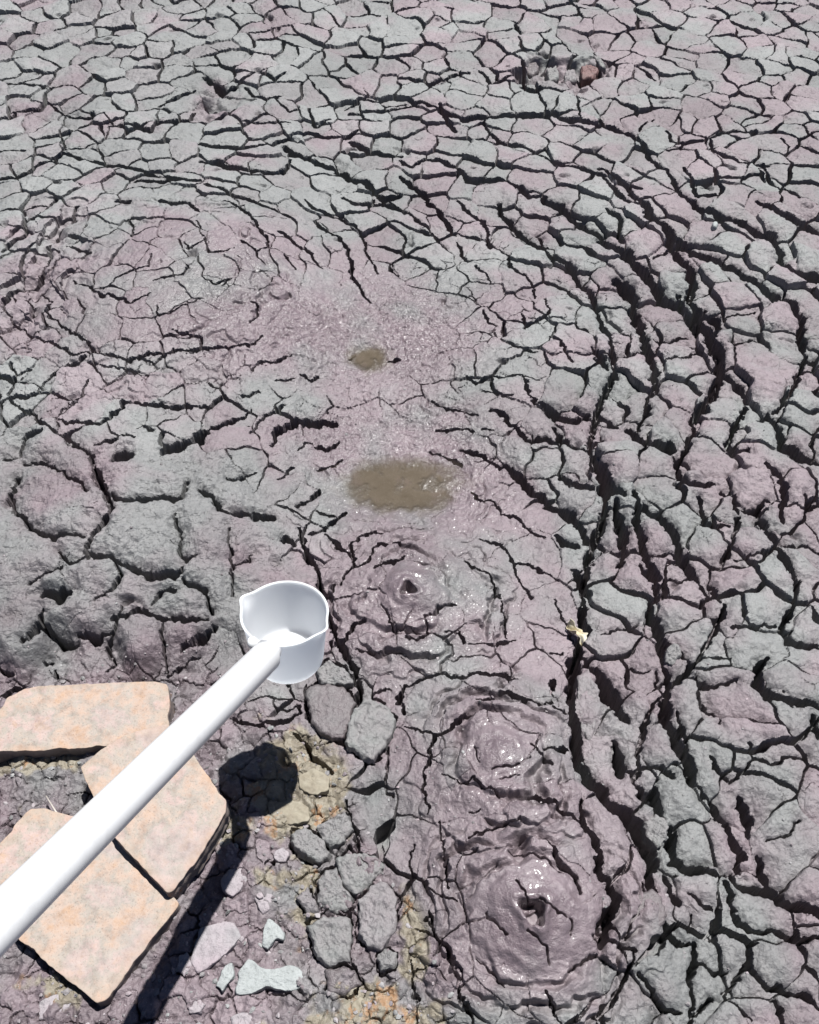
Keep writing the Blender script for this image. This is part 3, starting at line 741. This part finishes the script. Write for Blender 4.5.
def plate(name, outline, lift, thick, mat, dome=.0, er=.004, jag=.002, bumpy=.001, bscale=.02, n=72, rings_=14, smooth=1, label=None, cat=None, group=None, tilt=None, seed=0, abs_z=None, groove=None):
    """a solid block whose top outline stands where it stands on the ground"""
    cx = np.mean([p[0] for p in outline]); cy = np.mean([p[1] for p in outline])
    base = on_mud(cx, cy)
    zt = (base[2] if abs_z is None else 0) + lift if abs_z is None else abs_z
    W = []
    for p in outline:
        z = zt
        for _ in range(3):
            q = at(p[0], p[1], z)
            z = zt + (tilt[0] * (q[0] - base[0]) + tilt[1] * (q[1] - base[1]) if tilt else 0)
        W.append(q)
    P = resample(W, n)
    for _ in range(smooth):
        P = (P * 2 + np.roll(P, 1, 0) + np.roll(P, -1, 0)) / 4
    cen = P.mean(0)
    for k in range(n):
        v = P[k] - cen
        j = mnoise.noise(Vector((P[k][0] * 40 + seed * 7.1, P[k][1] * 40, seed))) * jag + mnoise.noise(Vector((P[k][0] * 130, P[k][1] * 130, seed + 3))) * jag * .6
        if mat is M_BRICK: j -= max(0, mnoise.noise(Vector((P[k][0] * 34, P[k][1] * 34, seed + 9.0))) - .18) * .010
        P[k] = P[k] + v / (np.linalg.norm(v) + 1e-9) * j
    size = np.mean(np.linalg.norm(P - cen, axis=1))
    prof = []     # (radial fraction, drop, edge attr, flank attr)
    e = min(er / size, .45)
    for k in range(rings_): 
        r = (k / (rings_ - 1)) ** .85 * (1 - e)
        prof.append((r, 0.0, sstep(.80, 1, r), 0))
    for k in range(1, 6):
        a = k / 5 * math.pi / 2
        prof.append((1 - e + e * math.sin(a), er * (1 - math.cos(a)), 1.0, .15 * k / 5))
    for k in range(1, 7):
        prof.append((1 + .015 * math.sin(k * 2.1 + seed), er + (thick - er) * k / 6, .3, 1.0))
    V = np.zeros((len(prof), n + 1, 3)); A = np.zeros((len(prof), n + 1)); B = np.zeros((len(prof), n + 1))
    for i, (r, d, a, b) in enumerate(prof):
        for k in range(n + 1):
            kk = k % n
            p = cen + (P[kk] - cen) * r
            p[2] += dome * (1 - min(r, 1) ** 2.4) - d
            nv = Vector((p[0] / bscale + seed * 3.3, p[1] / bscale, p[2] / bscale))
            f = mnoise.fractal(nv, .6, 2.1, 4) * bumpy * (1.0 if r < .98 else 1.3)
            dirn = (P[kk] - cen) / (np.linalg.norm(P[kk] - cen) + 1e-9)
            up = 1.0 if b < .5 else .1
            p = p + np.array([0, 0, 1.0]) * f * up + dirn * f * (1 - up) * min(1, r)
            V[i, k] = p
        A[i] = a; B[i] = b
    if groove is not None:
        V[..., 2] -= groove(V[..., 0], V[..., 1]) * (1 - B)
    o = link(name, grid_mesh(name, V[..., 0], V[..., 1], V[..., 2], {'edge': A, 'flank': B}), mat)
    o.data.flip_normals()
    # origin at the thing's base
    org = Vector((cen[0], cen[1], float(V[..., 2].min())))
    o.data.transform(__import__('mathutils').Matrix.Translation(-org)); o.location = org
    tag(o, label, cat, group)
    return o


# bricks
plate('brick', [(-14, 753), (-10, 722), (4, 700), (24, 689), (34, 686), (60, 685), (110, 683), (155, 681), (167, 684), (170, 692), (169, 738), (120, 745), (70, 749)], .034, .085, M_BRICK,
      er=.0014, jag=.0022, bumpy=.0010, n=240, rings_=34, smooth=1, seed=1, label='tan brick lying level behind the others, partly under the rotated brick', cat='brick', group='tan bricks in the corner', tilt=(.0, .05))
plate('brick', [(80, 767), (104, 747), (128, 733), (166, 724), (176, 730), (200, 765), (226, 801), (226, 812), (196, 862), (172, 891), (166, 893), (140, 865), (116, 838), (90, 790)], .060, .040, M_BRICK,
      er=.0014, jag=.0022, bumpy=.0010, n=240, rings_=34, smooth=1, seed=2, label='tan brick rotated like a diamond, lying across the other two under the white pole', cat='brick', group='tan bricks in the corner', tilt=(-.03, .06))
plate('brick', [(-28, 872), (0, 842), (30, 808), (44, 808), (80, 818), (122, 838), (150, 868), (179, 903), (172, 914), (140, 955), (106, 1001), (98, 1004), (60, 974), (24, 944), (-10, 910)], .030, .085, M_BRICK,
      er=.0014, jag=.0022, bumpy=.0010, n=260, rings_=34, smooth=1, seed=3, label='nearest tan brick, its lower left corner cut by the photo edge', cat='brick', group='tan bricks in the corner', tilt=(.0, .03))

# pale flakes trodden into the corner
FL = 'pale clay flakes by the pole shadow'
FLAKES = [
    ([(220, 880), (228, 869), (243, 868), (247, 880), (240, 890), (232, 897), (222, 890)], M_FLAKE, 'round pinkish white clay flake just right of the pole shadow'),
    ([(190, 962), (200, 928), (220, 921), (235, 922), (242, 935), (225, 955), (212, 965), (198, 974)], M_FLAKE, 'largest pinkish flat clay flake beside the pole shadow'),
    ([(235, 995), (238, 970), (250, 957), (262, 969), (275, 970), (290, 964), (303, 970), (307, 985), (290, 991), (265, 987), (250, 994)], M_FLAKE_GREY, 'whitish grey bone shaped flake, palest of the flakes'),
    ([(216, 985), (225, 965), (232, 962), (233, 975), (222, 992)], M_FLAKE_GREY, 'narrow whitish flake left of the bone shaped flake'),
    ([(261, 945), (263, 930), (268, 917), (276, 922), (284, 930), (284, 940), (275, 938), (268, 948)], M_FLAKE_GREY, 'forked whitish flake standing above the bone shaped flake'),
    ([(254, 897), (262, 890), (272, 895), (270, 910), (262, 915)], M_FLAKE, 'small pink flake between the round flake and the grey clods'),
    ([(38, 1020), (37, 1003), (55, 993), (75, 1000), (60, 1017)], M_FLAKE, 'mauve flake in the dirt below the nearest brick'),
    ([(180, 955), (187, 950), (193, 966), (184, 977), (178, 966)], M_FLAKE, 'oval flake touching the right edge of the pole shadow'),
    ([(189, 1004), (198, 998), (206, 1004), (200, 1013), (190, 1012)], M_FLAKE, 'small round flake low beside the pole shadow'),
    ([(230, 1018), (242, 1012), (258, 1012), (262, 1022), (250, 1034), (232, 1032)], M_FLAKE, 'pink flake cut by the bottom edge of the photo'),
    ([(352, 1002), (360, 996), (366, 1000), (368, 1018), (358, 1030), (350, 1022)], M_OCHRE, 'cream upright flake among ochre dirt at the bottom edge'),
    ([(274, 803), (290, 799), (309, 806), (310, 820), (292, 825), (277, 822)], M_OCHRE, 'yellowish earth slab under the shadow of the cup'),
    ([(298, 775), (314, 768), (330, 776), (328, 790), (312, 796), (300, 788)], M_OCHRE, 'sandy earth slab just right of the cup shadow'),
    ([(275, 853), (283, 846), (290, 852), (285, 861), (276, 859)], M_FLAKE, 'tiny pale flake left of the two upper grey clods'),
]
for k, (ol, mt, lb) in enumerate(FLAKES):
    plate('clay_flake', ol, .0045, .02, mt, dome=.001, er=.002, jag=.0035, bumpy=.0022, bscale=.012, n=56, rings_=10, seed=10 + k, label=lb, cat='clay flake', group=FL)

for k, (ol, mt, lf, gp, lb) in enumerate(CLODS):
    far_ = gp == G3; mt = globals()[mt]
    cc = np.mean(ol, 0)
    if gp == G1: ol = [tuple(cc + (np.array(p) - cc) * .99) for p in ol]
    if far_: ol = [tuple(cc + (np.array(p) - cc) * .86) for p in ol]
    plate('mud_clod', ol, lf * (.5 if gp == G1 else 1), .05, mt, dome=.0015, er=.006 if not far_ else .010, jag=.006, bumpy=.005 if mt is not M_CLOD_DAMP else .002, bscale=.022, n=110, rings_=26, smooth=1, seed=40 + k, label=lb, cat='mud clod', group=gp)


# grit and crumbs on the trodden corner and along the cracks: nobody could count them
def grit():
    import bmesh
    bm = bmesh.new(); bmesh.ops.create_icosphere(bm, subdivisions=1, radius=1.0)
    v0 = np.array([v.co[:] for v in bm.verts]); f0 = np.array([[v.index for v in f.verts] for f in bm.faces]); bm.free()
    VV, FF, PK, TN = [], [], [], []
    n = 0
    rs = np.random.default_rng(5)
    while n < 2600:
        if rs.random() < .62: px, py = rs.uniform(-60, 480), rs.uniform(640, 1100)
        else: px, py = rs.uniform(-80, 900), rs.uniform(330, 1100)
        p = on_mud(px, py)
        in_corner = float(sample(corner, np.array(p[0]), np.array(p[1])))
        if in_corner < .4 and rs.random() < .45: continue
        z = float(sample(Z, np.array(p[0]), np.array(p[1])))
        if z < p[2] - .02: continue
        rad = .0011 + .0030 * rs.random() ** 3 * (1.6 if in_corner > .4 else .8)
        q = v0 * rs.uniform(.6, 1.25, (len(v0), 1)) * rs.uniform(.6, 1.3, 3) * rad
        th = rs.uniform(0, 6.28); cth, sth = math.cos(th), math.sin(th)
        q = np.stack([q[:, 0] * cth - q[:, 1] * sth, q[:, 0] * sth + q[:, 1] * cth, q[:, 2] * .7], 1)
        VV.append(q + [p[0], p[1], z + rad * .25]); FF.append(f0 + n * len(v0))
        PK += [rs.random()] * len(v0); TN += [rs.uniform(.75, 1.7)] * len(v0)
        n += 1
    me = bpy.data.meshes.new('grit'); me.from_pydata(np.vstack(VV).tolist(), [], np.vstack(FF).tolist()); me.update()
    for k, v in (('pink', PK), ('tone', TN)):
        me.attributes.new(k, 'FLOAT', 'POINT').data.foreach_set('value', np.array(v, np.float32))
    tag(link('grit', me, M_GROUND), 'fine crumbs and grit lying on the trodden mud', 'grit', kind='stuff')


grit()

# vents: domes of wet mud pushed up through the plates
def seg_groove(lines, wid, dep):
    W = [np.array([on_mud(*p)[:2] for p in l]) for l in lines]

    def f(x, y):
        xw = x + .007 * fbm(x, y, .035, 3, 7); yw = y + .007 * fbm(x, y, .035, 3, 8)
        D = np.full(x.shape, 9.0)
        for P in W:
            for a, b in zip(P[:-1], P[1:]):
                d = b - a; t = np.clip(((xw - a[0]) * d[0] + (yw - a[1]) * d[1]) / (d @ d), 0, 1)
                D = np.minimum(D, np.hypot(xw - a[0] - d[0] * t, yw - a[1] - d[1] * t))
        return dep * (1 - sstep(wid * .4, wid * 1.3, D)) + .004 * np.exp(-D / .006)
    return f


def vent(cx, cy, rpx, shape, label, lines=None, holes=()):
    c = on_mud(cx, cy); k = abs(on_mud(cx + 10, cy)[0] - c[0]) / 10
    R = rpx * k
    n, m = 420, 150
    rr = np.linspace(0, 1, m)[:, None] * np.ones((1, n + 1)); th = np.linspace(0, 2 * np.pi, n + 1)[None, :] * np.ones((m, 1))
    wob = 1 + .07 * np.sin(2 * th + cx) + .05 * np.sin(3 * th + 1.3) + .03 * np.sin(5 * th + cy) + .09 * fbm(np.cos(th) * 1.0, np.sin(th) * 1.0, .5, 3, int(cx)) * sstep(.4, 1, rr)
    x = c[0] + R * rr * wob * np.cos(th); y = c[1] + R * rr * wob * np.sin(th)
    z = macro(x, y) + shape(rr, th)
    z = z + .0016 * fbm(x, y, .03, 3, 110 + int(rpx)) * sstep(0, .3, rr) + .0022 * fbm(x, y, .014, 3, 120) * sstep(.55, .95, rr) + .006 * fbm(x, y, .05, 3, 126) * sstep(.5, .9, rr)
    wb = sstep(.97, .45, rr + .22 * fbm(x, y, .045, 3, 140))
    z0 = sample(Z0, x, y)
    if lines: z = z - seg_groove(lines, .0015, .016)(x, y) * sstep(1, .9, rr)
    for hx, hy, hr, hd in holes:
        h = on_mud(hx, hy); q = np.hypot(x - h[0], y - h[1]) / (hr * k)
        q = q * (1 + .25 * np.sin(3 * np.arctan2(y - h[1], x - h[0]) + hx))
        z = z - hd * (1 - sstep(.55, 1.15, q)) + hd * .14 * np.exp(-((q - 1.5) / .45) ** 2)
    jj = np.clip(np.searchsorted(YS, y), 0, R_ - 1); ii = np.clip(np.searchsorted(US, x / HW_ROW[jj]), 0, C_ - 1)
    z = z * wb + z0 * (1 - wb) + .0006 - .004 * sstep(.93, 1.0, rr)
    o = link('mud_bubble', grid_mesh('mud_bubble', x, y, z, {'pink': np.clip(pink[jj, ii] + .1, 0, 1), 'wet': np.maximum(wet[jj, ii], .85 * sstep(.9, .35, rr + .2 * fbm(x, y, .05, 3, 141))), 'film': .32 * sstep(.95, .4, rr) + .05, 'tone': sample(tone, x, y), 'damp': damp[jj, ii]}), M_GROUND)
    org = Vector((c[0], c[1], float(z.min())))
    o.data.transform(__import__('mathutils').Matrix.Translation(-org)); o.location = org
    tag(o, label, 'mud bubble', 'mud bubbles in a row')


vent(411, 588, 41, lambda r, t: .018 * (1 - r ** 1.6) + .0012 * np.sin(r * 19 + .8 * np.sin(t) + .5 * np.sin(3 * t)) * sstep(.25, .4, r) * (.6 + .4 * np.sin(2 * t)), 'smooth glossy mud bubble with a small hole, farthest of three',
     holes=[(408, 592, 7, .026), (412, 586, 14, .004)])
vent(500, 752, 38, lambda r, t: .007 * (1 - r ** 2) + .004 * np.exp(-((r - .62) / .13) ** 2) * (.55 + .45 * np.sin(t)) + .005 * np.exp(-(r / .3) ** 2), 'low closed mud bubble with a rounded lip, middle of three',
     lines=[[(475, 745), (477, 762)], [(492, 772), (505, 769), (520, 765)]])
vent(530, 913, 74, lambda r, t: .020 * (1 - r ** 1.2) + .0022 * np.sin(r * 21 + 1.5 * np.sin(2 * t) + np.sin(5 * t)) * sstep(.45, .6, r) * (.5 + .5 * np.sin(3 * t + 1)) + .016 * np.sin(3 * t + .6) * r * (1 - r) ** 2, 'large burst mud bubble split by star cracks, nearest of three',
     lines=[[(515, 883), (523, 893), (533, 905)], [(537, 903), (550, 908), (562, 917)], [(526, 933), (540, 945), (548, 955), (550, 966)], [(484, 912), (495, 925), (505, 937)], [(571, 922), (570, 938)], [(560, 917), (568, 920)], [(476, 958), (490, 966), (500, 962)]],
     holes=[(531, 912, 11, .035), (536, 918, 8, .03)])

# cream leaf scrap on the lip of the long crack, pebble, twig
def leaf():
    c = on_mud(577, 633, .012); n, m = 14, 26
    s = np.linspace(-1, 1, n)[:, None] * np.ones((1, m)); t = np.linspace(0, 1, m)[None, :] * np.ones((n, 1))
    wd = .011 * np.sin(np.pi * np.clip(t * .94 + .04, 0, 1)) ** .7 * (1 + .25 * np.sin(t * 23))
    L = .052
    x = s * wd + .006 * np.sin(t * 5); y = (t - .5) * L + 0 * s
    z = .010 * np.sin(t * 7 + s) + .006 * s ** 2 + .003 * np.sin(9 * t + 4 * s)
    a = .3
    return link('dry_leaf', grid_mesh('dry_leaf', x * math.cos(a) - y * math.sin(a), x * math.sin(a) + y * math.cos(a), z, {}), M_LEAF), c


o, c = leaf(); o.location = (c[0], c[1], c[2] - .002)
sm = o.modifiers.new('thickness', 'SOLIDIFY'); sm.thickness = .0008
tag(o, 'crumpled cream dry leaf caught on the lip of the long black crack', 'leaf')
plate('pebble', [(712, 223), (714, 221), (717, 221), (719, 224), (717, 227), (713, 227)], .010, .016, M_FLAKE_GREY, dome=.003, er=.006, jag=.001, n=32, rings_=8, smooth=3, seed=90, label='small whitish pebble on a plate between black cracks', cat='pebble')


def tube(name, pts, rad, mat, parent=None, seg=48, cap=True):
    P = [np.asarray(p, float) for p in pts]
    d = P[-1] - P[0]; d = d / np.linalg.norm(d)
    a = np.cross(d, [0, 0, 1.0]); a /= np.linalg.norm(a); b = np.cross(a, d)
    verts, faces = [], []
    for p, r in zip(P, rad):
        for k in range(seg):
            t = 2 * math.pi * k / seg
            verts.append(tuple(p + r * (a * math.cos(t) + b * math.sin(t))))
    for i in range(len(P) - 1):
        for k in range(seg):
            k2 = (k + 1) % seg
            faces.append((i * seg + k, i * seg + k2, (i + 1) * seg + k2, (i + 1) * seg + k))
    if cap:
        faces.append(tuple(range(seg))[::-1]); faces.append(tuple((len(P) - 1) * seg + k for k in range(seg)))
    me = bpy.data.meshes.new(name); me.from_pydata(verts, [], faces); me.update()
    for p in me.polygons: p.use_smooth = len(p.vertices) == 4
    return link(name, me, mat, parent)


tw = [on_mud(46, 796, .02), on_mud(56, 812, .026), on_mud(72, 826, .03)]
o = tube('twig', tw, [.0012, .0016, .0010], M_TWIG, seg=8)
tag(o, 'thin pale twig lying at the top left of the nearest brick', 'twig')

# ------------------------------------------------------------------ the dipper
DC = 1.41
rim = at_depth(284.5, 613, DC)
tau = math.radians(11.0)
axis = np.array([.02, math.sin(tau), math.cos(tau)]); axis /= np.linalg.norm(axis)
ex = np.cross(axis, [0, 0, 1.0]); 
ex = np.array([1.0, 0, 0]) - axis * axis[0]; ex /= np.linalg.norm(ex); ey = np.cross(axis, ex)
RIMR, BOTR, CUPH, WALL = .0640, .0535, .104, .0020
root = bpy.data.objects.new('sampling_dipper', None); COL.objects.link(root)
botc = rim - axis * CUPH
root.location = Vector(botc)
tag(root, 'white long handled dipper with a milky cup, held over the mud', 'dipper')
bpy.context.view_layer.update()
INV = Vector(-botc)


def child(o):
    o.data.transform(__import__('mathutils').Matrix.Translation(INV)); return o


def spout(t):
    f = 0
    for c, wd, a in ((math.radians(158), .20, .0085), (math.radians(-27), .19, .0080)):
        d = (t - c + math.pi) % (2 * math.pi) - math.pi
        f += a * math.exp(-(d / wd) ** 2)
    return f


n = 128
prof = []      # (height fraction, radius, spout weight): outside from the base up, over the rim, down the inside
prof += [(0.0, 0.0005, 0), (0.0, BOTR - .006, 0), (.012, BOTR - .0015, 0), (.04, BOTR, 0)]
for k in range(1, 14):
    f = .04 + (1 - .04) * k / 13
    prof.append((f, BOTR + (RIMR - BOTR) * f, max(0, (f - .78) / .22) ** 2))
prof += [(1.004, RIMR + .0014, 1), (1.010, RIMR + .0016, 1), (1.013, RIMR + .0006, 1), (1.010, RIMR - WALL, 1)]
for k in range(13, 0, -1):
    f = .05 + (1 - .05) * k / 13
    prof.append((f, BOTR + (RIMR - BOTR) * f - WALL, max(0, (f - .78) / .22) ** 2))
prof += [(.035, BOTR - WALL - .001, 0), (.028, BOTR - WALL - .006, 0), (.026, .0005, 0)]
V = np.zeros((len(prof), n + 1, 3))
for i, (f, r, sw) in enumerate(prof):
    for k in range(n + 1):
        t = 2 * math.pi * (k % n) / n
        rad = r + spout(t) * sw
        V[i, k] = botc + axis * (f * CUPH + .25 * spout(t) * sw) + (ex * math.cos(t) + ey * math.sin(t)) * rad
cup = child(link('cup', grid_mesh('cup', V[..., 0], V[..., 1], V[..., 2], {}), M_CUP, root))
# pole
p0 = at_depth(266.5, 656, 1.322); p1 = at_depth(0, 921, .84)
pts = [p0 + (p1 - p0) * t for t in (0, .004, .5, 1, 1.55)]
pole = child(tube('handle', pts, [.0209, .0220, .0224, .0228, .0232], M_POLE, root, 64))
# fitting between pole and cup
tt = math.radians(-112)
wallp = botc + axis * (.93 * CUPH) + (ex * math.cos(tt) + ey * math.sin(tt)) * (RIMR + .001)
dirp = (p0 - p1) / np.linalg.norm(p0 - p1)
col_ = child(tube('collar', [p0 - dirp * .004, p0 + dirp * .012, wallp + dirp * .0], [.0170, .0155, .0115], M_POLE, root, 40))
w2 = botc + axis * (1.0 * CUPH) + (ex * math.cos(tt - .22) + ey * math.sin(tt - .22)) * (RIMR + .006)
slot = child(tube('slot', [p0 + np.array([0, 0, .0213]) - dirp * .030, p0 + np.array([0, 0, .0222]) - dirp * .012], [.0030, .0030], M_GREYP, root, 12))
clip = child(tube('clamp_screw', [w2 - axis * .010, w2 - axis * .002, w2 + axis * .006], [.0060, .0085, .0065], M_GREYP, root, 20))

# ------------------------------------------------------------------ light, sky, camera
wd = bpy.data.worlds.new('World'); scene.world = wd; wd.use_nodes = True
nt = wd.node_tree; bg = nt.nodes['Background']
sky = nt.nodes.new('ShaderNodeTexSky'); sky.sky_type = 'NISHITA'; sky.sun_disc = False
sky.sun_elevation = math.radians(SUN_EL); sky.sun_rotation = math.radians(SUN_AZ)
nt.links.new(sky.outputs['Color'], bg.inputs['Color']); bg.inputs['Strength'].default_value = .05; sky.altitude = 3000; sky.air_density = .5
L = bpy.data.lights.new('sun', 'SUN'); L.energy = 5.0; L.angle = math.radians(.53); L.color = (1, .985, .962)
lo = bpy.data.objects.new('sun', L); COL.objects.link(lo)
e, a = math.radians(SUN_EL), math.radians(SUN_AZ)
sd_ = Vector((math.sin(a) * math.cos(e), math.cos(a) * math.cos(e), math.sin(e)))
lo.rotation_euler = sd_.to_track_quat('Z', 'Y').to_euler(); lo.location = sd_ * 10

cam = bpy.data.cameras.new('camera'); co = bpy.data.objects.new('camera', cam); COL.objects.link(co)
co.location = CAM; co.rotation_euler = (math.radians(90 - PITCH), 0, 0)
cam.sensor_fit = 'VERTICAL'; cam.sensor_height = 24.0; cam.lens = 24.0 * F / 1024
cam.clip_start = .02; cam.clip_end = 300
scene.camera = co
vs = scene.view_settings
vs.view_transform = 'Standard'; vs.look = 'None'; vs.gamma = 1; vs.use_curve_mapping = False; vs.exposure = .86
scene.render.engine = 'CYCLES'
